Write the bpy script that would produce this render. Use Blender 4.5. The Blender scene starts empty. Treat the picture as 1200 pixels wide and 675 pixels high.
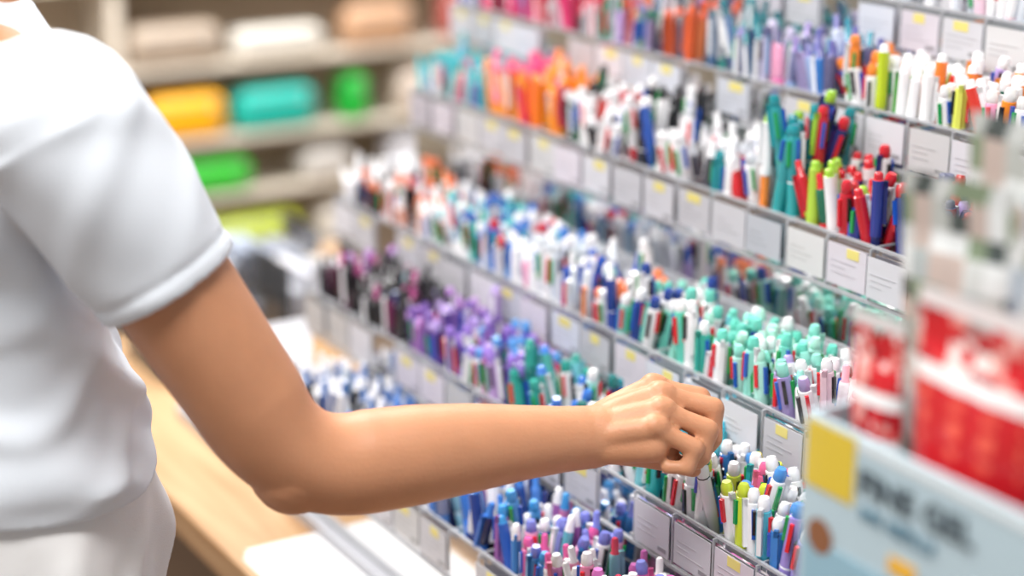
import bpy, bmesh, math, random, bisect
import numpy as np
from mathutils import Vector, Matrix
random.seed(7); np.random.seed(7)
scene = bpy.context.scene
COL = scene.collection

# ---------------------------------------------------------------- helpers
def lin(c):
    return tuple(((v/255)/12.92 if v/255 <= .04045 else ((v/255+.055)/1.055)**2.4) for v in c)
def hx(s):
    return (int(s[0:2],16), int(s[2:4],16), int(s[4:6],16))
def L(s): return lin(hx(s))

def mat_basic(name, rgb, rough=.5, spec=.5, bump=0, bscale=200, var=0, vscale=8, sss=0, coat=0, metal=0, bdist=.002):
    m = bpy.data.materials.new(name); m.use_nodes = True
    nt = m.node_tree; b = nt.nodes['Principled BSDF']
    b.inputs['Base Color'].default_value = (*rgb, 1)
    b.inputs['Roughness'].default_value = rough
    b.inputs['Specular IOR Level'].default_value = spec
    b.inputs['Metallic'].default_value = metal
    b.inputs['Coat Weight'].default_value = coat
    if sss:
        b.inputs['Subsurface Weight'].default_value = sss
        b.inputs['Subsurface Radius'].default_value = (1.0, .35, .2)
        b.inputs['Subsurface Scale'].default_value = .006
    tc = nt.nodes.new('ShaderNodeTexCoord')
    if var:
        n = nt.nodes.new('ShaderNodeTexNoise'); n.inputs['Scale'].default_value = vscale
        n.inputs['Detail'].default_value = 4
        nt.links.new(tc.outputs['Object'], n.inputs['Vector'])
        mx = nt.nodes.new('ShaderNodeMix'); mx.data_type = 'RGBA'
        mx.inputs[6].default_value = (*[c*(1-var) for c in rgb], 1)
        mx.inputs[7].default_value = (*[min(1, c*(1+var)) for c in rgb], 1)
        nt.links.new(n.outputs['Fac'], mx.inputs[0]); nt.links.new(mx.outputs[2], b.inputs['Base Color'])
    if bump:
        n2 = nt.nodes.new('ShaderNodeTexNoise'); n2.inputs['Scale'].default_value = bscale
        n2.inputs['Detail'].default_value = 3
        nt.links.new(tc.outputs['Object'], n2.inputs['Vector'])
        bp = nt.nodes.new('ShaderNodeBump'); bp.inputs['Strength'].default_value = bump
        bp.inputs['Distance'].default_value = bdist
        nt.links.new(n2.outputs['Fac'], bp.inputs['Height']); nt.links.new(bp.outputs['Normal'], b.inputs['Normal'])
    return m

def mat_attr(name, rough=.25, coat=0):
    m = bpy.data.materials.new(name); m.use_nodes = True
    nt = m.node_tree; b = nt.nodes['Principled BSDF']
    a = nt.nodes.new('ShaderNodeAttribute'); a.attribute_name = 'Col'
    nt.links.new(a.outputs['Color'], b.inputs['Base Color'])
    b.inputs['Roughness'].default_value = rough
    b.inputs['Coat Weight'].default_value = coat
    b.inputs['Coat Roughness'].default_value = .06
    return m

def mat_acrylic(name, fac_t=.86, tint=(.97,.98,1)):
    m = bpy.data.materials.new(name); m.use_nodes = True
    nt = m.node_tree; nt.nodes.clear()
    o = nt.nodes.new('ShaderNodeOutputMaterial')
    t = nt.nodes.new('ShaderNodeBsdfTransparent'); t.inputs[0].default_value = (*tint, 1)
    g = nt.nodes.new('ShaderNodeBsdfGlossy'); g.inputs['Roughness'].default_value = .08
    d = nt.nodes.new('ShaderNodeBsdfDiffuse'); d.inputs[0].default_value = (.8,.82,.87,1)
    lw = nt.nodes.new('ShaderNodeFresnel'); lw.inputs[0].default_value = 1.45
    m1 = nt.nodes.new('ShaderNodeMixShader'); m1.inputs[0].default_value = 1-fac_t
    m2 = nt.nodes.new('ShaderNodeMixShader')
    nt.links.new(t.outputs[0], m1.inputs[1]); nt.links.new(d.outputs[0], m1.inputs[2])
    nt.links.new(lw.outputs[0], m2.inputs[0]); nt.links.new(m1.outputs[0], m2.inputs[1]); nt.links.new(g.outputs[0], m2.inputs[2])
    nt.links.new(m2.outputs[0], o.inputs[0])
    return m

def new_obj(name, verts, faces, mat=None, smooth=False, parent=None):
    me = bpy.data.meshes.new(name); me.from_pydata([tuple(v) for v in verts], [], faces); me.update()
    if smooth:
        me.polygons.foreach_set('use_smooth', [True]*len(me.polygons))
    ob = bpy.data.objects.new(name, me); COL.objects.link(ob)
    if mat: me.materials.append(mat)
    if parent: ob.parent = parent
    return ob

def empty(name):
    e = bpy.data.objects.new(name, None); COL.objects.link(e); e.empty_display_size = .05; return e

class Acc:
    def __init__(s): s.v=[]; s.f=[]; s.c=[]
    def box(s, x0,x1,y0,y1,z0,z1,c=(1,1,1)):
        n=len(s.v)
        s.v += [(x0,y0,z0),(x1,y0,z0),(x1,y1,z0),(x0,y1,z0),(x0,y0,z1),(x1,y0,z1),(x1,y1,z1),(x0,y1,z1)]
        for q in ((0,3,2,1),(4,5,6,7),(0,1,5,4),(1,2,6,5),(2,3,7,6),(3,0,4,7)):
            s.f.append(tuple(n+i for i in q)); s.c.append(c)
    def quad(s, a,b,c_,d,c=(1,1,1)):
        n=len(s.v); s.v += [a,b,c_,d]; s.f.append((n,n+1,n+2,n+3)); s.c.append(c)
    def make(s, name, mat, parent=None, smooth=False):
        ob = new_obj(name, s.v, s.f, mat, smooth, parent)
        at = ob.data.color_attributes.new(name='Col', type='FLOAT_COLOR', domain='CORNER')
        arr=[]
        for f,c in zip(s.f,s.c): arr += [c[0],c[1],c[2],1.0]*len(f)
        at.data.foreach_set('color', arr)
        return ob

def basis(d):
    d = Vector(d).normalized()
    a = Vector((0,0,1)) if abs(d.z)<.9 else Vector((1,0,0))
    u = d.cross(a).normalized(); v = d.cross(u).normalized()
    return d,u,v

class Blob:
    def __init__(s): s.v=[]; s.f=[]
    def rings(s, rings):
        n0=len(s.v); N=len(rings[0])
        for r in rings: s.v += [Vector(p) for p in r]
        for i in range(len(rings)-1):
            for k in range(N):
                a=n0+i*N+k; b=n0+i*N+(k+1)%N
                s.f.append((a,b,b+N,a+N))
        s.f.append(tuple(n0+k for k in range(N))[::-1])
        m=n0+(len(rings)-1)*N
        s.f.append(tuple(m+k for k in range(N)))
    def cap(s, p0,p1,r0,r1,N=18, flat=None, fl=1.0):
        p0=Vector(p0); p1=Vector(p1); d,u,v=basis(p1-p0)
        if flat is not None:
            fv=Vector(flat); fv=(fv-d*fv.dot(d)).normalized(); u=fv; v=d.cross(u)
        R=[]
        for k in range(5):
            a=math.pi/2*(1-k/5*1.0)
            if k==0: a=math.radians(84)
            R.append((p0-d*r0*math.sin(a), r0*math.cos(a)))
        R.append((p0,r0)); R.append(((p0+p1)/2,(r0+r1)/2)); R.append((p1,r1))
        for k in range(4,-1,-1):
            a=math.pi/2*(1-k/5*1.0)
            if k==0: a=math.radians(84)
            R.append((p1+d*r1*math.sin(a), r1*math.cos(a)))
        sgn = 1 if u.cross(v).dot(d)>0 else -1
        s.rings([[c+u*(r*fl*math.cos(2*math.pi*j/N))+v*(sgn*r*math.sin(2*math.pi*j/N)) for j in range(N)] for c,r in R])
    def chain(s, pts, rad, **k):
        for i in range(len(pts)-1): s.cap(pts[i],pts[i+1],rad[i],rad[i+1],**k)
    def sweep(s, pts, rad, N=40):
        R=[]; u=None
        for i,c in enumerate(pts):
            t=(pts[min(i+1,len(pts)-1)]-pts[max(i-1,0)]).normalized()
            if u is None: _,u,_v=basis(t)
            u=(u-t*u.dot(t)).normalized(); v=t.cross(u)
            R.append([c+u*(rad[i]*math.cos(2*math.pi*j/N))+v*(rad[i]*math.sin(2*math.pi*j/N)) for j in range(N)])
        s.rings(R)
    def ell(s, c, rx, ry, rz, N=20, M=12):
        c=Vector(c); R=[]
        for i in range(M+1):
            a=-math.pi/2+math.pi*i/M; a=max(-1.52,min(1.52,a))
            R.append([c+Vector((rx*math.cos(a)*math.cos(2*math.pi*j/N), ry*math.cos(a)*math.sin(2*math.pi*j/N), rz*math.sin(a))) for j in range(N)])
        s.rings(R)
    def make(s, name, mat, vox, smooth=4, parent=None):
        ob = new_obj(name, s.v, s.f, mat, True, parent)
        m = ob.modifiers.new('Remesh','REMESH'); m.mode='VOXEL'; m.voxel_size=vox; m.use_smooth_shade=True
        if smooth:
            sm = ob.modifiers.new('Smooth','SMOOTH'); sm.iterations=smooth; sm.factor=.5
        return ob

# ---------------------------------------------------------------- camera
CAMZ=1.6
p=math.radians(17.4); th=math.radians(31.05)
fw = Vector((math.cos(p)*math.sin(th), math.cos(p)*math.cos(th), -math.sin(p)))
rt = Vector((math.cos(th), -math.sin(th), 0))
up = rt.cross(fw)
cam_d = bpy.data.cameras.new('camera'); cam = bpy.data.objects.new('camera', cam_d); COL.objects.link(cam)
cam.matrix_world = Matrix((( rt.x, up.x, -fw.x, 0),( rt.y, up.y, -fw.y, 0),( rt.z, up.z, -fw.z, CAMZ),(0,0,0,1)))
cam_d.lens = 63; cam_d.sensor_width = 36
cam_d.dof.use_dof = True; cam_d.dof.focus_distance = 1.50; cam_d.dof.aperture_fstop = 1.8
cam_d.clip_start = .05
scene.camera = cam

# ---------------------------------------------------------------- materials
M_pen = mat_attr('pen_plastic', .2, .5)
M_card = mat_attr('price_card', .4)
M_print = mat_attr('printed_packaging', .3, .4)
M_acr = mat_acrylic('clear_acrylic', .92)
M_rim = mat_acrylic('acrylic_edge', .5)
M_stand = mat_basic('white_stand', (.44,.45,.49), .3, var=.05)
M_skin = mat_basic('skin', L('c58c69'), .46, .38, bump=.30, bscale=420, var=.11, vscale=38, sss=.18, bdist=.0011)
M_nail = mat_basic('nail', L('e6bcae'), .15, .5, coat=.5)
M_shirt = mat_basic('cotton_shirt', L('e2e8f0'), .9, .15, bump=.25, bscale=1400, var=.02)
M_trou = mat_basic('white_trousers', L('e8e7e7'), .9, .15, bump=.3, bscale=900)
M_hair = mat_basic('hair', (.018,.012,.009), .4, .5, bump=.5, bscale=300)
M_dark = mat_basic('dark_leather', (.02,.02,.022), .4)
M_lips = mat_basic('lips', L('b5605a'), .4)
M_eye = mat_basic('eye_white', (.8,.8,.8), .15)

def mat_wood(name):
    m=bpy.data.materials.new(name); m.use_nodes=True; nt=m.node_tree; b=nt.nodes['Principled BSDF']
    tc=nt.nodes.new('ShaderNodeTexCoord'); mp=nt.nodes.new('ShaderNodeMapping'); mp.inputs['Scale'].default_value=(18,1.2,18)
    n=nt.nodes.new('ShaderNodeTexNoise'); n.inputs['Scale'].default_value=3; n.inputs['Detail'].default_value=6; n.inputs['Distortion'].default_value=.6
    cr=nt.nodes.new('ShaderNodeValToRGB')
    cr.color_ramp.elements[0].position=.3; cr.color_ramp.elements[0].color=(*L('a07850'),1)
    cr.color_ramp.elements[1].position=.7; cr.color_ramp.elements[1].color=(*L('bc9a74'),1)
    nt.links.new(tc.outputs['Object'],mp.inputs[0]); nt.links.new(mp.outputs[0],n.inputs['Vector']); nt.links.new(n.outputs['Fac'],cr.inputs[0]); nt.links.new(cr.outputs[0],b.inputs['Base Color'])
    b.inputs['Roughness'].default_value=.4
    return m
M_wood = mat_wood('light_wood')
def mat_floor():
    m=bpy.data.materials.new('floor_tile'); m.use_nodes=True; nt=m.node_tree; b=nt.nodes['Principled BSDF']
    tc=nt.nodes.new('ShaderNodeTexCoord'); br=nt.nodes.new('ShaderNodeTexBrick')
    br.offset=0; br.inputs['Scale'].default_value=1.0; br.inputs['Brick Width'].default_value=.6; br.inputs['Row Height'].default_value=.6
    br.inputs['Mortar Size'].default_value=.004
    br.inputs['Color1'].default_value=(*L('8a7462'),1); br.inputs['Color2'].default_value=(*L('806b5a'),1); br.inputs['Mortar'].default_value=(*L('5a4b40'),1)
    nt.links.new(tc.outputs['Object'],br.inputs['Vector']); nt.links.new(br.outputs['Color'],b.inputs['Base Color'])
    b.inputs['Roughness'].default_value=.35
    return m
M_floor=mat_floor()
M_wall=mat_basic('warm_wall', L('c9bca8'), .8, .2, var=.05, vscale=2)
M_ceil=mat_basic('ceiling_paint', (.8,.8,.8), .9, .1, var=.02)

# ---------------------------------------------------------------- room
def boxobj(name,x0,x1,y0,y1,z0,z1,mat,parent=None,bev=0):
    a=Acc(); a.box(x0,x1,y0,y1,z0,z1); ob=new_obj(name,a.v,a.f,mat,False,parent)
    if bev:
        md=ob.modifiers.new('Bevel','BEVEL'); md.width=bev; md.segments=3
    return ob
boxobj('floor',-3,4,-2,6,-.05,0,M_floor)
boxobj('ceiling',-3,4,-2,6,2.9,2.95,M_ceil)
boxobj('wall_back',-3,4,6,6.1,0,2.9,M_wall)
boxobj('wall_right',4,4.1,-2,6,0,2.9,M_wall)

for i,(x,y) in enumerate([(.0,.7),(.1,2.2),(1.0,3.4),(2.4,3.2),(-1.6,1.4)]):
    e=empty('ceiling_light'); e.location=(x,y,2.88)
    a=Acc()
    for s in ((-.62,-.6,-.32,.32),(.6,.62,-.32,.32),(-.6,.6,-.32,-.3),(-.6,.6,.3,.32)):
        a.box(s[0],s[1],s[2],s[3],-.04,.02)
    new_obj('frame',a.v,a.f,M_ceil,False,e)
    ld=bpy.data.lights.new('panel','AREA'); ld.shape='RECTANGLE'; ld.size=1.2; ld.size_y=.6
    ld.energy=[48,38,95,52,14][i]; ld.color=(1,.985,.96)
    lo=bpy.data.objects.new('panel',ld); COL.objects.link(lo); lo.parent=e; lo.location=(0,0,-.03)
w=bpy.data.worlds.new('world'); scene.world=w; w.use_nodes=True
w.node_tree.nodes['Background'].inputs[0].default_value=(.95,.97,1,1)
w.node_tree.nodes['Background'].inputs[1].default_value=.36
try: scene.cycles.transparent_max_bounces=24
except Exception: pass
scene.view_settings.view_transform='Standard'
scene.view_settings.exposure=0.15

# ---------------------------------------------------------------- counter
cn=empty('wooden_counter')
boxobj('top',.65,1.46,.30,2.75,.70,.74,M_wood,cn,.003)
boxobj('body',.70,1.44,.34,2.70,.08,.70,mat_basic('counter_body',L('5f4c3c'),.5,var=.05),cn)
boxobj('plinth',.76,1.42,.38,2.66,0,.08,M_dark,cn)

# ---------------------------------------------------------------- tiers
ROWS=[
 dict(X=1.25,Z=1.338,y1=2.12), dict(X=1.16,Z=1.251,y1=2.09), dict(X=1.07,Z=1.155,y1=2.04),
 dict(X=.955,Z=1.025,y1=2.06), dict(X=.86,Z=.947,y1=1.96), dict(X=.765,Z=.86,y1=1.82)]
BH=.104; CW=.058; Y0=.86
DEP=[.088,.078,.078,.086,.082,.082]
for i,r in enumerate(ROWS): r['D']=DEP[i]
prof=[(ROWS[5]['X']-.012,.7402)]
for i in range(5,-1,-1):
    r=ROWS[i]; prof.append((r['X']-(.012 if i==5 else .004), r['Z']-BH-.001))
    nx = ROWS[i-1]['X']-.004 if i>0 else 1.40
    prof.append((nx, r['Z']-BH-.001))
prof += [(1.40,.7402)]
n=len(prof)
vs=[(x,.85,z) for x,z in prof]+[(x,2.10,z) for x,z in prof]
fs=[tuple(range(n)),tuple(range(2*n-1,n-1,-1))]+[(i,i+n,(i+1)%n+n,(i+1)%n) for i in range(n)]
stand=new_obj('stepped_display_stand',vs,fs,M_stand)
bm=bmesh.new(); bm.from_mesh(stand.data); bmesh.ops.recalc_face_normals(bm,faces=bm.faces); bm.to_mesh(stand.data); bm.free()
boxobj('display_back_panel',1.405,1.435,.6,2.12,.741,2.2,mat_basic('back_panel',L('b9bcc2'),.5,var=.04))

bins=empty('acrylic_pen_bins')
ap=Acc(); ar=Acc(); lab=Acc()
cells=[]
cream=L('d5d5dc')
for ri,r in enumerate(ROWS):
    X,Z,D=r['X'],r['Z'],r['D']; zb=Z-BH
    ncell=int((r['y1']-Y0)/CW)
    yend=Y0+ncell*CW
    ap.quad((X,Y0,zb),(X,yend,zb),(X,yend,Z),(X,Y0,Z))
    ap.quad((X+D,Y0,zb),(X+D,yend,zb),(X+D,yend,Z),(X+D,Y0,Z))
    ar.box(X-.0015,X+.0015,Y0,yend,Z,Z+.0025)
    ar.box(X+D-.001,X+D+.001,Y0,yend,Z,Z+.0015)
    ar.box(X-.0015,X+.0015,Y0,yend,zb,zb+.003)
    ap.quad((X-.004,Y0,Z-.048),(X-.004,yend,Z-.048),(X-.004,yend,Z-.002),(X-.004,Y0,Z-.002))
    ar.box(X-.006,X-.001,Y0,yend,Z-.051,Z-.048)
    for k in range(ncell+1):
        yy=Y0+k*CW
        ap.quad((X,yy,zb),(X+D,yy,zb),(X+D,yy,Z),(X,yy,Z))
        ar.box(X,X+D,yy-.0009,yy+.0009,Z,Z+.0018)
        ar.box(X-.005,X-.0005,yy-.0009,yy+.0009,Z-.048,Z)
    for k in range(ncell):
        ya=Y0+k*CW; cells.append((ri,ya+CW/2))
        if random.random()<.12: continue
        j=random.uniform(-.0015,.0015); h=random.uniform(.036,.041); t=random.choice([0,0,0,.006])
        v=random.uniform(.72,1.0); tint=random.choice([(1,1,1),(1,1,1),(.93,.97,1),(1,.94,.97),(1,1,.95)])
        base=tuple(cream[q]*v*tint[q] for q in range(3))
        y0l,y1l=ya+.003+j,ya+CW-.003+j
        zt=Z-.005
        xa=X-.0058-t*.5
        lab.box(xa,xa+.0006,y0l,y1l,zt-h,zt,base)
        if random.random()<.55:
            yc=ya+random.uniform(.012,.024)
            lab.box(xa-.0004,xa,yc,yc+random.uniform(.014,.022),zt-.010,zt-.001,L('ddd07c'))
        tc_=tuple(q*.74 for q in base)
        for q in range(3):
            zz_=zt-.015-q*.0055; ll=random.uniform(.015,.040)
            lab.box(xa-.0003,xa,y1l-.005-ll,y1l-.005,zz_-.0010,zz_,tc_)
        if random.random()<.6: lab.box(xa-.0003,xa,y0l+.004,y0l+.016,zt-h+.004,zt-h+.008,tuple(q*.5 for q in base))
ap.make('panels',M_acr,bins); ar.make('rims',M_rim,bins)
lab.make('price_labels',M_card,bins)

# ---------------------------------------------------------------- pen templates
def template(kind,N=10):
    V=[];F=[];Zn=[]
    def prof(rs):
        n0=len(V)
        for (z,r,_) in rs:
            for k in range(N):
                a=2*math.pi*k/N; V.append((r*math.cos(a),r*math.sin(a),z))
        for i in range(len(rs)-1):
            for k in range(N):
                a=n0+i*N+k; b=n0+i*N+(k+1)%N
                F.append((a,b,b+N,a+N)); Zn.append(rs[i+1][2])
        F.append(tuple(n0+k for k in range(N))[::-1]); Zn.append(rs[0][2])
        m=n0+(len(rs)-1)*N; F.append(tuple(m+k for k in range(N))); Zn.append(rs[-1][2])
    def bx(x0,x1,y0,y1,z0,z1,zn,rot=0):
        n0=len(V); c,s_=math.cos(rot),math.sin(rot)
        for (x,y,z) in [(x0,y0,z0),(x1,y0,z0),(x1,y1,z0),(x0,y1,z0),(x0,y0,z1),(x1,y0,z1),(x1,y1,z1),(x0,y1,z1)]:
            V.append((x*c-y*s_,x*s_+y*c,z))
        for q in ((0,3,2,1),(4,5,6,7),(0,1,5,4),(1,2,6,5),(2,3,7,6),(3,0,4,7)):
            F.append(tuple(n0+i for i in q)); Zn.append(zn)
    if kind=='multi':
        R=.0066
        prof([(0,.001,3),(.010,.0038,3),(.012,.0050,0),(.045,R,0),(.085,R,0),(.087,R,0),(.0885,R*.96,2),(.090,R,1),(.128,R,1),(.133,.0062,1),(.1335,.0050,1),(.134,.0054,3),(.141,.0052,3),(.1445,.0038,3)])
        bx(R-.0005,R+.0030,-.0020,.0020,.096,.137,2); bx(.003,R+.0030,-.0020,.0020,.131,.137,2)
        for i,a in enumerate((1.25,2.5,3.75,5.0)):
            bx(R-.001,R+.0022,-.0016,.0016,.104+.006*(i%2),.129+.002*(i%2),4+i,rot=a)
    elif kind=='click':
        R=.0057
        prof([(0,.001,3),(.012,.0036,3),(.013,.0046,2),(.045,R,2),(.047,R,0),(.095,R,0),(.0955,R*.93,3),(.097,R,1),(.126,.0052,1),(.129,.0044,1),(.130,.0032,3),(.142,.0032,3),(.1435,.002,3)])
        bx(R-.0005,R+.0028,-.0019,.0019,.090,.130,2); bx(.002,R+.0028,-.0019,.0019,.125,.130,2)
    elif kind=='cap':
        R=.0059
        prof([(0,.003,3),(.003,.0045,3),(.006,.0048,0),(.086,.0050,0),(.0861,R,1),(.100,R,1),(.101,R*.96,1),(.135,R*.96,1),(.140,.0056,1),(.1405,.0044,3),(.1455,.0042,3),(.147,.0028,3)])
        bx(R-.0005,R+.0030,-.0018,.0018,.098,.139,2); bx(.003,R+.0030,-.0018,.0018,.134,.139,2)
    else:
        R=.0046
        prof([(0,.001,3),(.010,.003,3),(.012,R,0),(.088,R,0),(.0882,.0050,1),(.128,.0048,1),(.136,.0036,3),(.142,.0034,3),(.1435,.002,3)])
        bx(R-.0005,R+.0022,-.0014,.0014,.098,.134,2); bx(.002,R+.0022,-.0014,.0014,.130,.134,2)
    V=np.array(V,dtype=np.float32)
    tot=np.array([len(f) for f in F]); loops=np.concatenate([np.array(f) for f in F])
    return dict(V=V,tot=tot,loops=loops,lz=np.repeat(np.array(Zn),tot))
TPL={k:template(k) for k in ('multi','click','cap','slim')}

class PenAcc:
    def __init__(s): s.V=[];s.tot=[];s.lo=[];s.c=[];s.n=0
    def add(s,kind,mat,cols,sc=1.0):
        T=TPL[kind]; M3=np.array(mat.to_3x3())*sc; t=np.array(mat.translation)
        s.V.append(T['V']@M3.T+t); s.tot.append(T['tot']); s.lo.append(T['loops']+s.n); s.n+=len(T['V'])
        C=np.ones((8,4),dtype=np.float32); C[:,:3]=np.array(cols); s.c.append(C[T['lz']])
    def make(s,name,parent=None):
        V=np.concatenate(s.V); tot=np.concatenate(s.tot); lo=np.concatenate(s.lo); c=np.concatenate(s.c)
        me=bpy.data.meshes.new(name); me.vertices.add(len(V)); me.vertices.foreach_set('co',V.astype(np.float32).ravel())
        me.loops.add(len(lo)); me.loops.foreach_set('vertex_index',lo.astype(np.int32))
        me.polygons.add(len(tot)); st=np.concatenate([[0],np.cumsum(tot)[:-1]])
        me.polygons.foreach_set('loop_start',st.astype(np.int32))
        me.update(calc_edges=True); me.validate()
        at=me.color_attributes.new(name='Col',type='FLOAT_COLOR',domain='CORNER')
        at.data.foreach_set('color',c.astype(np.float32).ravel())
        me.materials.append(M_pen)
        me.polygons.foreach_set('use_smooth',[True]*len(me.polygons))
        try: me.set_sharp_from_angle(angle=math.radians(50))
        except Exception: pass
        ob=bpy.data.objects.new(name,me); COL.objects.link(ob)
        if parent: ob.parent=parent
        return ob

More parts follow.
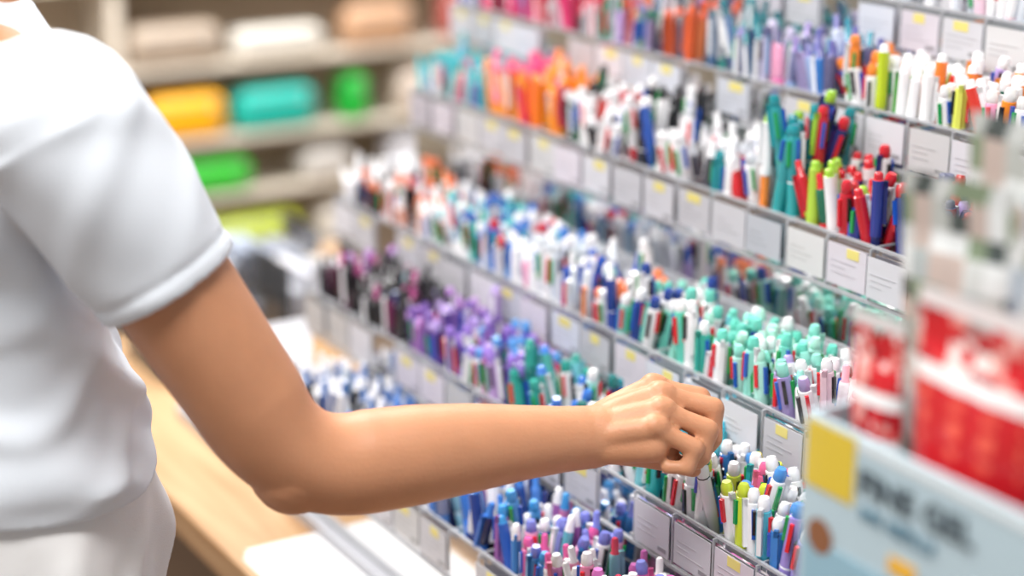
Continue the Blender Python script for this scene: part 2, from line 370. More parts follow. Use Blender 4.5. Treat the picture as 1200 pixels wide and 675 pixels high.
W='f0f0f3'; K='15161a'; CL='cfd5de'
SL=['d8232f','1f55b8','1b9a4f','1a1a1e']
SEG={
0:[(0,3,['multi','click'],['f4f4f6','cfd8e6','e8c8d8','b4d6e8'],[W,CL],['e05050','3f7fd0',W])],
1:[(0,1.10,['multi','cap'],['d83a2c','f08a24','b9d02c','f4f4f6','1d8f7a','f4f4f6'],[W,W,'f08a24','3f8f4a','c8d23a'],[W,W,'e8e8e8']),
   (1.10,1.165,['cap','multi'],['e8752a','f29a3c','f4f4f6','3a8f3a'],['ea7a2a',W,W,'e03a2a'],[W]),
   (1.165,1.225,['multi','cap'],['b7cc1e','3c9c3c','c8d830','1f8f7a'],['b8cc20','d8e060',W,W,'b8cc2a'],[W,W]),
   (1.225,1.285,['multi'],['e8752a','f4f4f6','c8231f','b7cc1e'],[W,'f08a3a',W,'e84a2a'],[W,'f08a3a']),
   (1.285,1.345,['click'],['5a4fa0','2d6fb8','8fa4cc','d0d4e0'],['7a7fb8','3b4f9a','c8d0e4','5a5a80'],['5a5aa0','2b8aa0']),
   (1.345,1.43,['multi','click'],['a89cc8','c6b8dc','7fa0c8','8a8aa0'],['8f84b0','cfc8e2','7a80a8','b8b4d0'],['a08cc8','d8d0ea','5a5a80']),
   (1.43,1.53,['cap','click'],['1d7f8a','1c5f7a','2fae9e','3a4a70'],['2a8a96','1b5570','48a8a0','5a78a0'],['1d7f8a','165f6a']),
   (1.53,1.60,['cap'],['d85a2a','e87a3a','8a3a28'],['d0582c','a83c22','e08050','b8605a'],['d8582a']),
   (1.60,1.70,['multi','cap'],['3a8a6a','9a90b8','c8c8d4'],['8a84a8','4a8a78','c0c0cc','3a5a70'],['7a70a0','2f7f5f']),
   (1.70,1.80,['click'],['c02848','222226','a02038'],['c83850','2a2a30','d05878','b0b0b8'],['c02848']),
   (1.80,1.98,['cap'],['c01838','a82850','e04080','3a2030'],['c01838','a82048','d84878','8a2038'],['c01838','e05890']),
   (1.98,3,['click'],['7080c0','a870b0','303040','5090c0'],['8890c8','b888c0',CL],['6070b0'])],
2:[(0,.96,['multi'],['e4e0f0','9ad0c0','f0b8c8'],[W,W,'c8b8e8','8fd0c8'],[W,'d83040','3a70c0']),
   (.96,1.04,['multi'],['b8a4dc','f4f4f6','7fc8bc'],['b9a6de',W,W,'e8e0f4'],[W,'b8a4dc']),
   (1.04,1.155,['cap','multi'],['1c2a6a','23347c','c02030'],['1f2d72','28398a','c02434','1c2450'],['1c2a6a','c02030']),
   (1.155,1.215,['cap','click'],['c81f2c','1c2a6a','8ab82c'],['1f2d72','c01c2c','c01c2c','1a6a50'],['c81f2c','9ac83a']),
   (1.215,1.27,['cap','multi'],['c8242c','9ac83a','1c2a6a','f4f4f6'],['a8c840','b82030','1c2a6a',W],['9ac83a','c81f2c']),
   (1.27,1.33,['multi'],['1f9098','2ba4a8','178a94'],['1c8894','35a0a8','2a98a0'],['178a94']),
   (1.33,1.47,['multi','click'],['f4f4f6','e4e8ee','c8242c','4a4a55'],[W,W,W,'c8ccd6'],[W,W,'c8ccd4']),
   (1.47,1.53,['click','multi'],['f4f4f6',K],[K,W,'1d2a26','14603a'],[K]),
   (1.53,1.61,['multi'],['f4f4f6','c81f2c','3a3a44'],[W,W,W,'2a2b30'],[W]),
   (1.61,1.68,['cap','multi'],['c03028','f4f4f6','0f6a3a',K],['b02830',W,K,'1a5a40'],[W,K]),
   (1.68,1.77,['cap'],['f08a1c','e87818','f4a030'],['f29022','e87818','c83048','f0a040'],['f08a1c']),
   (1.77,1.87,['cap'],['e0387c','e858a0','f4a030','40306a'],['e43c84','d82870','e880b0','f09030'],['e0387c']),
   (1.87,3,['click'],['2fa8b0','3a80c0','50b8b8'],['38b0b8','4a90c8','70c8c8','7a5a90'],['2fa8b0'])],
3:[(0,1.09,['click','multi'],['f0e4ea','f4f4f6','e8c8d4'],['f2e8ee',W,'f0d0dc'],[W,'e8a8b8']),
   (1.09,1.15,['multi'],['9a8ac0','8fd0c4','b4a4d4','6cc8b8'],['a99ccb','8fd4c6',W,W],[W,'8fd4c6','a898c8']),
   (1.15,1.28,['multi'],['4cb4a0','8fdccb','3aae9c','6cc8b8'],['8fdacb','b0e6da',W,'9adfd0'],['8fe0d0','b8ecdc','6cd4c0',W]),
   (1.28,1.34,['multi'],['5cc4b0','f4f4f6','2f9f92'],[W,'8fd8c8',W,'1c3a8a'],[W,'6cc8b8']),
   (1.34,1.40,['multi'],['f4f4f6','1c3a8a','2bb0b4','6cc8b8'],[W,W,'a8e0d4'],[W,'1f3f90','8fdccb']),
   (1.40,1.46,['click','multi'],['f4f4f6','c8d8e8','e87848','1c3a8a'],[W,'dfe4ea','e8a890'],[W,'f0885a']),
   (1.46,1.52,['cap','multi'],['1f4fb0','f4f4f6','183a88'],['2450a8',W,'2450a8','1c3f90'],['1f4fb0',W]),
   (1.52,1.61,['multi','click'],['e6eaf0','f4f4f6','cfd8e4'],['dfe3ea',W,'c4cdd8'],[W,'cfd6de']),
   (1.61,1.70,['multi'],['2f6fc8','f4f4f6','7fc8d8','c83040','203070'],[W,W,'b4d0e8','5a90d0'],[W,'3a78c8','c83040']),
   (1.70,1.80,['multi'],['5cc4c0','f4f4f6','c8d8e8','2a4a90'],['7fc8d0',W,W,'a8c8dc'],[W,'6cc8c8','3a60b0']),
   (1.80,1.88,['click','multi'],['f4f4f6','d87858','d0d4dc'],[W,W,'e0a088',K],[W,'e87848']),
   (1.88,1.96,['click'],[K,'26262c','3a3a44'],[K,'26262c','3a3a40',W],[K]),
   (1.96,3,['click'],['f4f4f6','e0d8dc'],[W,'c8c8d0','c8b8c0'],[W])],
4:[(0,.99,['multi'],['2f6fc8','f4f4f6','8fc8e8'],[W,'4a88d0'],[W]),
   (.99,1.05,['multi'],['3a80c8','8fb8e8','9a8ad0'],['4a8ad8','948ad0',W,'88b8ec'],['4a90d8',W]),
   (1.05,1.11,['multi'],['c8d83a','f4f4f6','3a80c8','2bb0b4'],['cfe04a',W,W,'48b0c8'],[W,'c8d83a','4a90d8']),
   (1.11,1.17,['multi'],['f4f4f6','e86898','d83848','2bb0b4'],[W,W,'f088b0','3a80c8'],[W,'e86898','e8d84a']),
   (1.17,1.25,['multi'],['2ba0b4','58c8d8','f4f4f6','203a80'],['3aa8bc','7fd4e0',W,W],[W,'2bb0c4','48b8d0']),
   (1.25,1.32,['cap','multi'],['1f8f9a','f4f4f6','204a8a'],['2a8a96',W,'9fd8d4',W],['1f8f9a',W]),
   (1.32,1.40,['multi'],['0f5a5a','1c8a84','f4f4f6','1c2a5a','3a60c0'],['17706e','58b8b0',W,'2a5ab8','243468'],['3a78d0',W,'17706e']),
   (1.40,1.46,['cap','multi'],['1c2a5a','2f9f92','8fb8d8','e8e8f0'],['283a74','48a8a0',W,'90b8d8'],['4a88e0','2f9f92',W]),
   (1.46,1.53,['multi'],['6a4aa8','c070a8','3a70c0','3a9a98'],['6a50a8','b898d0','60a0d0',W],['9a7ad0','5a9ad8']),
   (1.53,1.60,['cap','multi'],['7a5aa8','a888c8','4a3078'],['7a60a8','b098d0','9068b8','503888'],['b8a0dc','7a5aa8']),
   (1.60,1.66,['cap'],['a060a8','c890d0','583070',K],['9060a0','c098d0','302040','302040'],['b888d0']),
   (1.66,3,['click'],[K,'1c1c22','401c34'],['1d1d22','2a2a30',K,'702850',K],[K,'a84880',K])],
5:[(0,1.03,['click','multi'],['e04848','f4f4f6','e8a0b8'],[W,'e86868','f0b8c8'],['e04848',W]),
   (1.03,1.10,['click'],['f0e8e8','e05070','f08a5a','3a80c8'],['e8ccd0',W,'e07890'],['e05070',W]),
   (1.10,1.19,['click','multi'],['b868a8','e880a8','f4f4f6','90b8d8'],['c880b8','e890b4','e0dcec','80c0c8'],['c868b0','f4f4f6','d83858']),
   (1.19,1.26,['click','multi'],['d85898','7a80c8','e898c8','3a80c0'],['d868a0','9094d8','e8a0c8',W],['d85898','7a80d0']),
   (1.26,1.34,['multi','slim'],['3a80c8','58a8b8','243a7a','9a60a8'],['4a90cc','70b8c4','2c4a90','c070a0'],['3a90d0',W]),
   (1.34,1.48,['cap','click'],['1c2a6a','2f6fc8','204a9a',K],['28408a','4a80d0',W,'202c60'],['1c2a6a','3a78c8']),
   (1.48,1.62,['click'],['3a68a8','f4f4f6','5a5a8a','7fb0c8'],['5a80b8',W,W,'8a90b0'],['3a68a8',W]),
   (1.62,3,['click'],['28408a',K,'5a5a8a','7fb0c8'],['3a5088',W,K,'707898'],['3a68a8',W])],
}
ODD=[('d83848','d83848'),('f08a3a',W),(K,K),(K,W),('e070a8','f0a8c8'),('2a5ab8','2a5ab8'),('3aa05a',W),('7a5aa8','b098d0'),('f0c030',W),('2ba0b4','7fd4e0')]
SHIFT={1:.03}
RAISE={2:[(1.27,1.33,.045),(1.47,1.53,.028),(1.61,1.68,.012),(1.77,1.87,.014)],1:[(1.43,1.60,.008)],3:[(1.52,1.58,.010)]}
pens_by_row={}
random.seed(21)
for (ri,yc) in cells:
    r=ROWS[ri]; X,Z,D=r['X'],r['Z'],r['D']; zb=Z-BH
    yl=yc-SHIFT.get(ri,0)
    idx=[i for i,s in enumerate(SEG[ri]) if s[0]<=yl<s[1]][0]
    seg=SEG[ri][idx]; nb=SEG[ri][min(len(SEG[ri])-1,max(0,idx+random.choice([-1,1])))]
    acc=pens_by_row.setdefault(ri,PenAcc())
    nx=5; ny=4
    mx=random.uniform(-.008,.008); my=random.uniform(-.012,.012)
    raise_=random.choice([0,0,.003,.008])
    for (a0,a1,rr) in RAISE.get(ri,[]):
        if a0<=yl<a1: raise_=rr
    cell_fill=random.choice([.92,.85,.75,.6])
    for ix in range(nx):
        for iy in range(ny):
            if random.random()>cell_fill: continue
            rx=X+.0085+(D-.017)*ix/(nx-1)+random.uniform(-.003,.003)
            ry=yc-CW/2+.0085+(CW-.017)*iy/(ny-1)+random.uniform(-.003,.003)
            rx=min(X+D-.0075,max(X+.0075,rx)); ry=min(yc+CW/2-.0075,max(yc-CW/2+.0075,ry))
            bx_=rx+mx+random.gauss(0,.012); by_=ry+my+random.gauss(0,.018)
            bx_=min(X+D-.007,max(X+.007,bx_)); by_=min(yc+CW/2-.007,max(yc-CW/2+.007,by_))
            S=seg if random.random()<.84 else nb
            kind=random.choice(S[2])
            d=Vector((rx-bx_,ry-by_,BH)).normalized()
            d_,u,v=basis(d)
            rot=random.uniform(0,6.28)
            uu=u*math.cos(rot)+v*math.sin(rot); vv=d.cross(uu)
            mt=Matrix(((uu.x,vv.x,d.x,bx_),(uu.y,vv.y,d.y,by_),(uu.z,vv.z,d.z,zb+.003+raise_+random.uniform(0,.005)+(random.random()<.18)*random.uniform(.004,.022)),(0,0,0,1)))
            b=L(random.choice(S[3])); t=L(random.choice(S[4])); e=L(random.choice(S[5]))
            if random.random()<.25: t=b
            if random.random()<.06:
                o_=random.choice(ODD); b=L(o_[0]); t=L(o_[1]); kind=random.choice(['cap','click','multi'])
            cl=random.choice([t,b,L(W),L(W)])
            sl=[L(q) for q in SL]; random.shuffle(sl)
            acc.add(kind,mt,[b,t,cl,e]+sl,random.uniform(.95,1.05))
for ri,acc in pens_by_row.items():
    acc.make('ballpoint_pens')

# ---------------------------------------------------------------- woman
woman=empty('woman')
f_el=Vector((.5215,1.196,1.046)); f_wr=Vector((.764,1.145,1.04)); f_sh=Vector((.3775,1.263,1.328))
tw=-fw
def H(a,b,c): return f_wr+(rt*a+up*b+tw*c)*.01
def lp(a,b,t): return a+(b-a)*t
sk=Blob()
A_=lp(f_sh,f_el,.80); B_=lp(f_el,f_wr,.24)
C_=f_el+(f_el-(A_+B_)/2)*.22
pts=[];rad=[]
for i in range(14):
    t=i/14; pts.append(lp(f_sh,A_,t)); rad.append(.0520+(.0445-.0520)*t)
for i in range(16):
    t=i/16; pts.append(A_*(1-t)**2+C_*2*t*(1-t)+B_*t*t); rad.append(.0445-.0030*math.sin(math.pi*t)-.0030*t)
wr_end=H(3.6,.7,-.2)
for i in range(25):
    t=i/24; pts.append(lp(B_,f_wr,t)+up*(.002*math.sin(math.pi*t)))
    tt=[0,.2,.45,.7,.88,1.0,1.01]; rr=[.0415,.0404,.0362,.0305,.0272,.0262,.0262]
    k=bisect.bisect_right(tt,t)-1; q=(t-tt[k])/(tt[k+1]-tt[k])
    rad.append(rr[k]+(rr[k+1]-rr[k])*q)
for i in range(1,9):
    t=i/8; pts.append(lp(f_wr,wr_end,t)); rad.append(.0262-.009*t*t-.001*t)
sk.sweep(pts,rad)
mid=(A_+C_*2+B_)/4
sk.cap(mid,f_el-(f_el-mid).normalized()*.001,.0395,.0365,N=30)
sk.cap(f_sh,lp(f_sh,f_el,.1),.052,.052,N=30)
# ulna bump at the wrist
sk.ell(H(-1.3,-.2,2.05),.009,.008,.008)
MC={'i':(5.5,4.0,-2.5),'m':(6.0,3.4,-.8),'r':(5.9,2.25,.8),'p':(5.3,.9,2.0)}
PIP={'i':(9.4,3.1,-2.5),'m':(10.3,2.3,-.95),'r':(9.7,.65,.75),'p':(8.5,-.75,1.9)}
DIP={'i':(10.0,.8,-2.6),'m':(10.3,-.2,-1.1),'r':(9.2,-1.55,.7),'p':(7.9,-2.35,1.9)}
TIP={'i':(9.0,-1.2,-2.3),'m':(9.0,-2.15,-1.1),'r':(7.6,-2.2,.4),'p':(6.3,-2.3,1.6)}
WB={'i':(-.6,.75,-.9),'m':(-.6,.75,-.3),'r':(-.6,.3,.4),'p':(-.6,-.2,.8)}
RM={'i':(1.25,1.06),'m':(1.35,1.10),'r':(1.35,1.05),'p':(1.3,.98)}
RF={'i':(1.02,.95,.82,.68),'m':(1.05,1.0,.85,.71),'r':(1.0,.95,.80,.67),'p':(.90,.84,.71,.60)}
for k in 'imrp':
    A=Vector(WB[k]); Bq=Vector(MC[k]); m=(A+Bq)/2+Vector((0,.10,.10))
    r0,r1=RM[k]
    sk.chain([H(*A),H(*m),H(*Bq)],[r0*.01,(r0*.45+r1*.55)*.0104,r1*.01])
    sk.cap(H(*(Bq+Vector((-.1,.18,.16)))),H(*(Bq+Vector((.30,.10,.12)))),r1*.0102,r1*.0097)
    P=[MC[k],PIP[k],DIP[k],TIP[k]]
    for a in range(3):
        A=Vector(P[a]);B=Vector(P[a+1]);m=(A+B)/2
        r0,r1_=RF[k][a]*.01,RF[k][a+1]*.01; rm=(r0+r1_)/2*.88
        sk.cap(H(*A),H(*m),r0,rm); sk.cap(H(*m),H(*B),rm,r1_)
sk.cap(H(.0,-.8,-.8),H(4.8,-.6,-2.2),.0150,.0125)
sk.cap(H(.0,-.8,.6),H(5.2,-.7,1.4),.0150,.0130)
sk.cap(H(1.0,-.2,0),H(5.8,.7,-.4),.017,.0155)
sk.cap(H(4.0,-.6,-.6),H(6.3,-.8,.0),.014,.012)
TH=[(.6,-.8,-1.5),(4.4,-1.7,-3.0),(7.0,-2.3,-3.1),(8.8,-2.85,-2.3)]
for a,(r0,r1) in enumerate(((1.45,1.12),(1.08,.95),(.93,.74))):
    sk.cap(H(*TH[a]),H(*TH[a+1]),r0*.01,r1*.01)
hc=Vector((.375,1.425,1.575))
sk.cap((.345,1.43,1.34),(.36,1.428,1.47),.055,.050,N=24)
sk.ell(hc+Vector((-.012,0,.02)),.092,.074,.095)
sk.cap(hc+Vector((.02,0,-.015)),hc+Vector((.045,0,-.075)),.062,.034,N=24)
sk.cap(hc+Vector((.082,0,.012)),hc+Vector((.098,0,-.022)),.007,.0115)
sk.ell(hc+Vector((.085,0,-.052)),.010,.022,.009)
for s in (-1,1):
    sk.cap(hc+Vector((.0,s*.072,.0)),hc+Vector((-.008,s*.078,.03)),.010,.013)
    sk.cap(hc+Vector((.068,s*.03,.040)),hc+Vector((.060,s*.045,.038)),.008,.006)
sk.cap((.34,1.43,1.32),(.345,1.43,1.05),.075,.08,N=24)
sk.cap((.35,1.34,1.345),(.35,1.52,1.345),.045,.045)
sk.cap(f_sh,(.35,1.36,1.34),.05,.045)
ls=Vector((.345,1.60,1.325)); le=Vector((.335,1.65,1.05)); lw_=Vector((.39,1.655,.82))
sk.cap((.35,1.5,1.34),ls,.045,.05)
sk.chain([ls,lp(ls,le,.5),le,lp(le,lw_,.3),lw_],[.05,.046,.039,.040,.026],N=24)
hb=lw_+Vector((.02,.0,-.075))
sk.cap(lw_,hb,.024,.030,flat=(0,1,0),fl=.55)
for j in range(4):
    base=hb+Vector((.028-j*.018,0,-.010)); ln=[.036,.041,.037,.029][j]
    m=base+Vector((.003,-.004,-ln)); sk.chain([base,m,m+Vector((.004,-.016,-ln*.7))],[.0090,.0083,.0068])
tb=lw_+Vector((.035,-.004,-.035)); sk.chain([lw_+Vector((.01,0,-.01)),tb,tb+Vector((.012,-.008,-.035)),tb+Vector((.010,-.014,-.06))],[.014,.012,.010,.008])
sk.make('body_skin',M_skin,.0018,8,woman)
for k,(A,B) in {'index':(DIP['i'],TIP['i']),'middle':(DIP['m'],TIP['m']),'ring':(DIP['r'],TIP['r']),'little':(DIP['p'],TIP['p'])}.items():
    A=H(*A);B=H(*B); d=(B-A).normalized(); o=rt*.8+up*-.6; o=o-d*o.dot(d); o.normalize(); s_=d.cross(o)
    c=B+o*.0044
    V=[];F=[]
    for i in range(5):
        for j in range(5):
            a=(j-2)*.45; uu=(i-2)*.0022
            V.append(c+d*uu+s_*(math.sin(a)*.0054)+o*(math.cos(a)*.0054-.0040 - .0004*abs(i-2)))
    for i in range(4):
        for j in range(4): q=i*5+j; F.append((q,q+1,q+6,q+5))
    new_obj('nail_'+k,V,F,M_nail,True,woman)
for s in (-1,1):
    b=Blob(); b.ell(hc+Vector((.070,s*.031,.018)),.010,.013,.0075,16,10); new_obj('eye',b.v,b.f,M_eye,True,woman)
    b=Blob(); b.ell(hc+Vector((.0775,s*.031,.018)),.0038,.0058,.0058,14,8); new_obj('iris',b.v,b.f,M_hair,True,woman)
    b=Blob(); b.cap(hc+Vector((.078,s*.018,.040)),hc+Vector((.066,s*.046,.042)),.0028,.002); new_obj('eyebrow',b.v,b.f,M_hair,True,woman)
b=Blob(); b.ell(hc+Vector((.091,0,-.052)),.006,.020,.007,16,10); new_obj('lips',b.v,b.f,M_lips,True,woman)
b=Blob(); b.ell(hc+Vector((-.028,0,.038)),.098,.086,.096); b.ell(hc+Vector((-.115,0,.03)),.036,.036,.036)
b.cap(hc+Vector((.03,0,.09)),hc+Vector((-.05,0,-.02)),.05,.06)
for s in (-1,1): b.cap(hc+Vector((.02,s*.062,.07)),hc+Vector((-.03,s*.068,-.015)),.022,.018)
b.make('hair',M_hair,.004,4,woman)

# shirt
sh=Blob()
def ridge(x): return (.5+.5*math.cos(2*x))**3
rings=[]
prof=[(1.012,.352,.128,.170),(1.03,.352,.128,.169),(1.06,.350,.122,.164),(1.10,.345,.116,.156),(1.15,.337,.111,.151),(1.20,.331,.112,.152),(1.25,.330,.116,.158),(1.29,.334,.112,.166),(1.325,.338,.100,.168),(1.352,.342,.084,.150),(1.375,.345,.070,.110),(1.392,.347,.060,.078),(1.40,.348,.055,.062)]
NT=120
zs=[q[0] for q in prof]
zz=1.012
while zz<1.4001:
    i=min(len(prof)-2,max(0,bisect.bisect_right(zs,zz)-1)); t=(zz-zs[i])/(zs[i+1]-zs[i]); t=max(0,min(1,t))
    cx,ax,ay=[prof[i][q]+(prof[i+1][q]-prof[i][q])*t for q in (1,2,3)]
    ring=[]
    for j in range(NT):
        a=2*math.pi*j/NT
        m=max(0,min(1,(1.20-zz)/.12))*min(1,max(.35,(zz-1.005)/.03)); m2=max(0,1-abs(zz-1.20)/.12)
        dsp=.013*m*(ridge(22*zz+1.3*a+1.0*math.sin(2*a+7*zz))-.3)+.007*m*(ridge(40*zz-1.2*a+2+math.sin(3*a))-.3)
        dsp+=.011*m2*(ridge(9*zz-2.0*a+1.1+.4*math.sin(20*zz))-.3)+.005*m2*(ridge(17*zz+2.2*a)-.3)
        dsp+=.003*math.sin(3*a+11*zz)
        ring.append((cx+(ax+dsp)*math.cos(a),1.43+(ay+dsp)*math.sin(a),zz+.003*math.sin(2*a)*min(1,m+.3)))
    rings.append(ring); zz+=.005
last=rings[0]; c=Vector((.352,1.43,1.008)); rings.insert(0,[tuple(c+(Vector(q)-c)*.93) for q in last])
sh.rings(rings)
def sleeve(S,E,inn,rad,tend,seed):
    d=(E-S).normalized(); d,u,v=basis(d)
    if u.cross(v).dot(d)<0: v=-v
    ln=(E-S).length*tend; R=[]; N=90; n=54
    for i in range(n+1):
        t=i/n; c=S+d*(ln*t)
        r=rad[0]+(rad[1]-rad[0])*t
        r+= .0030*math.sin(math.pi*min(1,t))
        if t>.91: r+=.0010
        if .885<t<.915: r-=.0016
        ring=[]
        for j in range(N):
            a=2*math.pi*j/N
            dd=.0060*(ridge(2.6*t+1.0*a+seed+.3*math.sin(6*t))-.3)*(1-t*.6)+.0042*(ridge(5*t-1.5*a+seed*2)-.3)*(1-t*.8)+.0022*math.sin(2*a+4*t+seed)
            ring.append(c+u*((r+dd)*math.cos(a))+v*((r+dd)*math.sin(a)))
        R.append(ring)
    for (o,rr) in ((0,-.004),(-.012,-.006),(-.030,-.020)):
        c=S+d*(ln+o); r=rad[1]+rr
        R.append([c+u*(r*math.cos(2*math.pi*j/N))+v*(r*math.sin(2*math.pi*j/N)) for j in range(N)])
    sh.rings(R)
    sh.cap(S,S+d*.03,rad[0]-.001,rad[0]-.002,N=40)
    sh.cap(inn,S,rad[0]-.018,rad[0]-.004,N=40)
sleeve(f_sh+Vector((-.002,0,.0)),f_el,Vector((.345,1.36,1.322)),(.066,.0550),.455,.6)
sleeve(ls,le,Vector((.345,1.5,1.322)),(.062,.058),.50,2.)
sh.make('tshirt',M_shirt,.0028,4,woman)
R=[]
for k in range(32):
    a=2*math.pi*k/32
    R.append([Vector((.35+(.058+.005*math.cos(q))*math.cos(a),1.43+(.064+.005*math.cos(q))*math.sin(a),1.398-.012*math.cos(a)+.006*math.sin(q))) for q in [2*math.pi*z/8 for z in range(8)]])
V=[v for r_ in R for v in r_]; F=[]
for i in range(32):
    for j in range(8):
        a0=i*8+j;a1=i*8+(j+1)%8;b0=((i+1)%32)*8+j;b1=((i+1)%32)*8+(j+1)%8; F.append((a0,a1,b1,b0))
new_obj('collar',V,F,M_shirt,True,woman)
tr=Blob()
rings=[]
tprof=[(.80,.338,.124,.172),(.86,.343,.130,.180),(.92,.347,.131,.180),(.97,.350,.129,.175),(1.0,.352,.123,.168),(1.03,.352,.116,.158)]
zs=[q[0] for q in tprof]; zz=.80
while zz<1.0301:
    i=min(len(tprof)-2,max(0,bisect.bisect_right(zs,zz)-1)); t=(zz-zs[i])/(zs[i+1]-zs[i])
    cx,ax,ay=[tprof[i][q]+(tprof[i+1][q]-tprof[i][q])*t for q in (1,2,3)]
    ring=[]
    for j in range(NT):
        a=2*math.pi*j/NT; dsp=.012*(ridge(3*a+10*zz+1)-.3)*min(1,max(0,(1.03-zz)*12))+.008*(ridge(5*a-18*zz)-.3)*min(1,max(0,(1.02-zz)*12))
        ring.append((cx+(ax+dsp)*math.cos(a),1.43+(ay+dsp)*math.sin(a),zz))
    rings.append(ring); zz+=.007
tr.rings(rings)
for s in (-1,1):
    y=1.43+s*.09
    tr.chain([(.335,y,.86),(.345,y,.70),(.35,y,.48),(.335,y,.28),(.33,y,.10)],[.092,.086,.066,.062,.060],N=24)
tr.make('trousers',M_trou,.0042,3,woman)
for s in (-1,1):
    b=Blob(); y=1.43+s*.09
    b.cap((.30,y,.04),(.47,y,.032),.040,.031,flat=(0,0,1),fl=.85); b.cap((.31,y,.05),(.33,y,.10),.036,.036)
    b.make('shoe',M_dark,.004,3,woman)

hp=PenAcc(); bot=Vector((.885,1.125,.925))
pin=H(9.3,-1.9,-1.9); d=(pin-bot).normalized(); d_,u,v=basis(d); vv=d.cross(u)
mt=Matrix(((u.x,vv.x,d.x,bot.x),(u.y,vv.y,d.y,bot.y),(u.z,vv.z,d.z,bot.z),(0,0,0,1)))
hp.add('multi',mt,[L('f4f4f6'),L('f4f4f6'),L('2a2b30'),L('d83848')]+[L(q) for q in SL],.9)
hp.make('ballpoint_pen')

# ---------------------------------------------------------------- cardboard display box with packs
dbx=empty('cardboard_display_box')
a=Acc(); blue=L('b4cad4'); x0,x1,y0,y1,zt=.70,.845,.50,.805,1.19
a.box(x0,x0+.004,y0,y1,.741,zt,blue); a.box(x1-.004,x1,y0,y1,.741,zt+.05,blue)
a.box(x0+.004,x1-.004,y0,y0+.004,.741,zt,blue); a.box(x0+.004,x1-.004,y1-.004,y1,.741,zt,blue); a.box(x0+.004,x1-.004,y0+.004,y1-.004,.741,.745,blue)
a.box(x0+.004,x1-.004,y0+.004,y1-.004,1.02,1.024,blue)
a.box(x0-.0006,x0,.757,.802,1.143,1.187,L('d8bc3a'))
a.box(x0-.0006,x0,.70,.723,1.114,1.125,L('e8b030'))
a.box(x0-.0006,x0,.50,.80,1.04,1.108,L('8fb6c8'))
a.box(x0-.0006,x0,.60,.755,1.182,1.187,L('dfe6ea'))
a.make('carton',M_print,dbx)
M_ink=mat_basic('dark_ink',L('3a464e'),.5)
M_ink2=mat_basic('blue_ink',L('4f7a90'),.5)
def text(body,size,loc,par,mat,off=.0007):
    cu=bpy.data.curves.new(body,'FONT'); cu.body=body; cu.size=size; cu.extrude=.0003; cu.offset=off; cu.space_character=1.08
    o=bpy.data.objects.new('lettering',cu); COL.objects.link(o); cu.materials.append(mat); o.parent=par
    o.matrix_world=Matrix(((0,0,-1,loc[0]),(-1,0,0,loc[1]),(0,1,0,loc[2]),(0,0,0,1)))
text('FINE GEL',.0225,(x0-.001,.753,1.155),dbx,M_ink)
text('INK REFILLS',.0115,(x0-.001,.750,1.139),dbx,M_ink2,.0003)
vs=[(x0-.0008,.785+.012*math.cos(t*math.pi/12),1.112+.012*math.sin(t*math.pi/12)) for t in range(24)]
new_obj('round_print',vs,[tuple(range(24))],mat_basic('print_brown',L('8a5a3c'),.5),False,dbx)

packs=dbx
def pouch(cx,cy,z0,w,h,th_,cols,tilt=0,yaw=0,roll=0):
    V=[];F=[];C=[];nu,nv=30,48
    for side in (0,1):
        for j in range(nv+1):
            for i in range(nu+1):
                u=i/nu*2-1; v=j/nv
                vv_=max(0,min(1,(v-.07)/.80)); pr=(max(0,1-u*u)**.6)*(max(0,math.sin(math.pi*vv_))**.5)
                wr=.0022*math.sin(9*v+5*u)*math.sin(7*u+2)*pr
                x=(-1 if side==0 else 1)*(th_*pr+.0006)+wr
                V.append(Vector((x,-u*w/2*(1-.05*pr),v*h)))
    n=(nu+1)*(nv+1)
    for side in (0,1):
        for j in range(nv):
            for i in range(nu):
                uc,vc=(i+.5)/nu,(j+.5)/nv
                if abs(uc-.5)<.09 and .935<vc<.965: continue   # hang hole
                q=side*n+j*(nu+1)+i; f=(q,q+1,q+nu+2,q+nu+1)
                F.append(f if side==0 else f[::-1]); C.append(cols(uc,vc))
    A=Acc(); rot=Matrix.Rotation(yaw,3,'Z')@Matrix.Rotation(roll,3,'X')@Matrix.Rotation(tilt,3,'Y')
    A.v=[tuple(rot@v+Vector((cx,cy,z0))) for v in V]; A.f=F; A.c=C
    return A.make('blister_pack',M_print,packs,True)
RED=L('cc1a24'); WH=L('f0f0f0')
def patch(n,m,cols,seed):
    r_=random.Random(seed); g=[[L(r_.choice(cols)) for _ in range(n)] for _ in range(m)]
    def f(u,v): return g[min(m-1,int(v*m))][min(n-1,int((u+.08*math.sin(9*v))%1*n))]
    return f
pr=patch(9,44,['cc1a24','cc1a24','cc1a24','d83a3a','e8a8a0','a81420','f0dcd8'],3)
def red_c(u,v):
    if v>.955: return L('e8e0e0')
    if .795<v<.83: return WH
    if .83<=v: return pr(u,v)
    if .64<v<.775 and .08<u<.92:
        k=int(u*11)
        return L('e8604c') if (k%3==1 and int(v*60)%4) else L('c81a22')
    return RED
def red_s(u,v):
    if v>.95: return L('d8d4d4')
    if .74<v<.80: return WH
    if v<.66: return L('dcdcdc') if int(v*30)%2 else L('c0c4cc')
    return pr(u,v*.7)
gp=patch(6,20,['b0b4b0','c4c8c6','8a9690','7a8a70','98a4b0','d8dcdc','454e4c','d0d4d4','a8b0b0','b8a8a0'],9)
gp2=patch(5,17,['b0b8bc','c8cccc','8a94a0','74866e','a8b4c0','dcdede','50585e','c0c8cc'],12)
bp_=patch(6,20,['5f8fae','8fb0c8','e8b040','dfe6ea','4a7898'],4)
pouch(.735,.690,1.0245,.100,.262,.012,red_c,-.03,.0)
pouch(.735,.770,1.0245,.044,.232,.008,red_s,-.02,.05,-.03)
pouch(.775,.735,1.0245,.090,.318,.010,gp,-.03,.04,-.06)
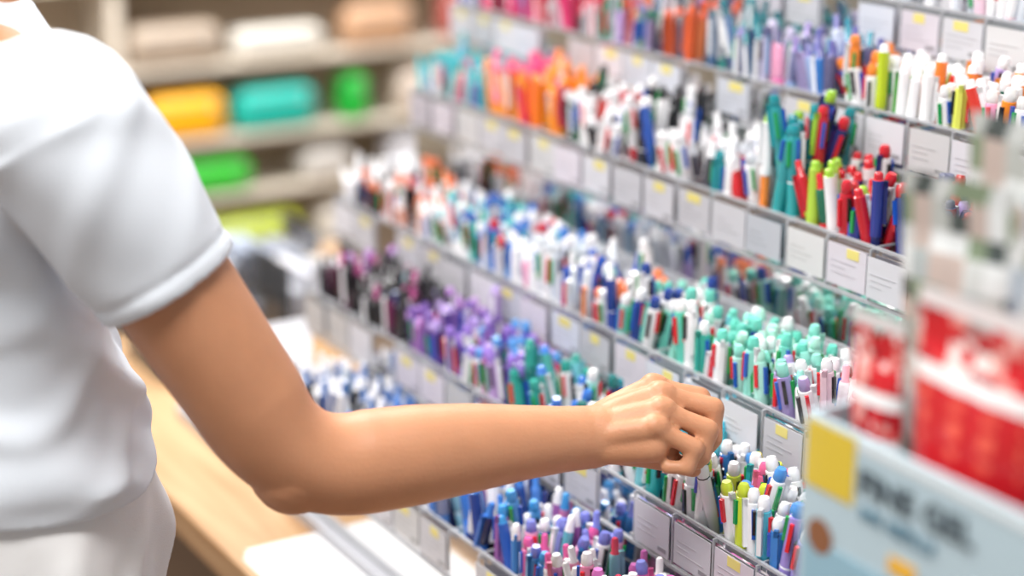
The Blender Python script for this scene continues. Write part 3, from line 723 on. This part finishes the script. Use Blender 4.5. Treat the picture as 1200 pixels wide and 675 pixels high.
pouch(.790,.665,1.0245,.10,.335,.010,gp2,-.03,-.05)
pouch(.815,.72,1.0245,.12,.35,.009,gp,-.03,-.08,-.03)
pouch(.757,.665,1.0245,.07,.300,.007,gp2,-.02,.05,.03)
pouch(.735,.575,1.0245,.10,.25,.012,bp_,-.03,.0)

# ---------------------------------------------------------------- things on counter
a=Acc()
for q in range(3):
    a.box(.66+.004*q,.752,1.43+.01*q,1.66+.006*q,.7405+.0012*q,.7413+.0012*q,L('e0e0e2'))
a.make('paper_sheets',M_card)
def clearbox(x,y,z,wx,wy,h,c):
    e=empty('clear_storage_box'); A=Acc(); t=.002
    A.box(x,x+wx,y,y+wy,z,z+t); A.box(x,x+t,y,y+wy,z+t,z+h); A.box(x+wx-t,x+wx,y,y+wy,z+t,z+h)
    A.box(x+t,x+wx-t,y,y+t,z+t,z+h); A.box(x+t,x+wx-t,y+wy-t,y+wy,z+t,z+h)
    A.make('shell',M_acr,e)
    B=Acc()
    for k in range(6):
        B.box(x+.010+k*(wx-.02)/6,x+.006+(k+1)*(wx-.02)/6,y+.008,y+wy-.008,z+t+.0005,z+h*(.55+.3*random.random()),L(random.choice(c)))
    B.make('contents',M_card,e)
cc=['9a9da4','b8bac0','8f98a8','b8b0a8','c0c0c6','8a94a4']
clearbox(.78,2.24,.741,.16,.14,.09,cc); clearbox(.98,2.24,.741,.16,.14,.13,cc); clearbox(1.17,2.24,.741,.16,.14,.16,cc)
clearbox(.72,2.46,.741,.18,.14,.07,cc); clearbox(.93,2.46,.741,.2,.14,.11,cc)

# ---------------------------------------------------------------- far shelving unit
fs_=empty('shelving_unit')
M_sh=mat_basic('cream_shelf',L('dcd2c4'),.5,var=.04); M_shb=mat_basic('shelf_back',L('ccbca6'),.7,var=.06)
FY=4.1
boxobj('back',.7,3.2,FY+.24,FY+.27,0,1.5,M_shb,fs_)
for x in (.68,1.36,2.52,3.2): boxobj('upright',x,x+.03,FY,FY+.24,0,1.5,M_sh,fs_)
SZ=(.05,.16,.285,.470,.615,.80,1.02,1.35)
for z in SZ: boxobj('shelf',.71,3.2,FY-.01,FY+.24,z,z+.012,M_sh,fs_)
def rbox(name,cx,cy,z,wx,wy,h,col):
    e=empty(name); m=mat_basic('fabric_'+name,col,.5,bump=.2,bscale=400)
    bm=bmesh.new(); bmesh.ops.create_cube(bm,size=1)
    for v in bm.verts: v.co=Vector((cx+v.co.x*wx,cy+v.co.y*wy,z+h/2+v.co.z*h))
    bmesh.ops.bevel(bm,geom=bm.edges[:],offset=min(wx,wy,h)*.38,segments=4,profile=.5,affect='EDGES')
    me=bpy.data.meshes.new('pouch'); bm.to_mesh(me); bm.free(); me.materials.append(m)
    me.polygons.foreach_set('use_smooth',[True]*len(me.polygons))
    o=bpy.data.objects.new('pouch',me); COL.objects.link(o); o.parent=e
    A=Acc(); A.box(cx-wx*.38,cx+wx*.38,cy-wy/2-.001,cy-wy/2+.004,z+h*.74,z+h*.78,(.3,.3,.3)); A.box(cx+wx*.3,cx+wx*.34,cy-wy/2-.004,cy-wy/2,z+h*.6,z+h*.76,(.5,.5,.5))
    A.make('zip',M_print,e)
pc=[(1.545,.628,.21,.115,'f2b000'),(1.785,.628,.22,.11,'0cb2a4'),(2.005,.628,.075,.12,'0fae36'),
    (1.61,.483,.20,.085,'1cbc1e'),(1.71,.298,.26,.115,'cadc18'),(1.92,.483,.14,.08,'c8c4c0'),(1.98,.298,.18,.11,'d0c8c0'),
    (1.53,.813,.24,.10,'a89888'),(1.80,.813,.24,.07,'d8d4cc'),(2.08,.813,.20,.11,'c09878'),(2.22,.628,.18,.12,'d0c0b4'),
    (1.52,.173,.24,.09,'8a7866'),(1.85,.173,.24,.09,'b8a898'),(2.33,.813,.12,.13,'b8605a'),(2.2,.483,.2,.10,'c8c8d0'),(1.2,.628,.2,.1,'7fa0c0'),(1.15,.813,.2,.1,'c0b8a8'),(1.2,.483,.2,.1,'a0a890'),
    (2.12,1.033,.10,.09,'d84848'),(1.75,1.033,.22,.10,'b8bcc8'),(1.48,1.033,.2,.12,'9aa0b0'),(2.35,1.033,.2,.11,'e0c8b8'),(2.7,.813,.2,.11,'d8d4d0'),(2.7,.628,.2,.11,'c0b0a8')]
for (x,z,wx,h,c) in pc: rbox('pencil_case',x,FY+.045,z,wx,.10,h,L(c))
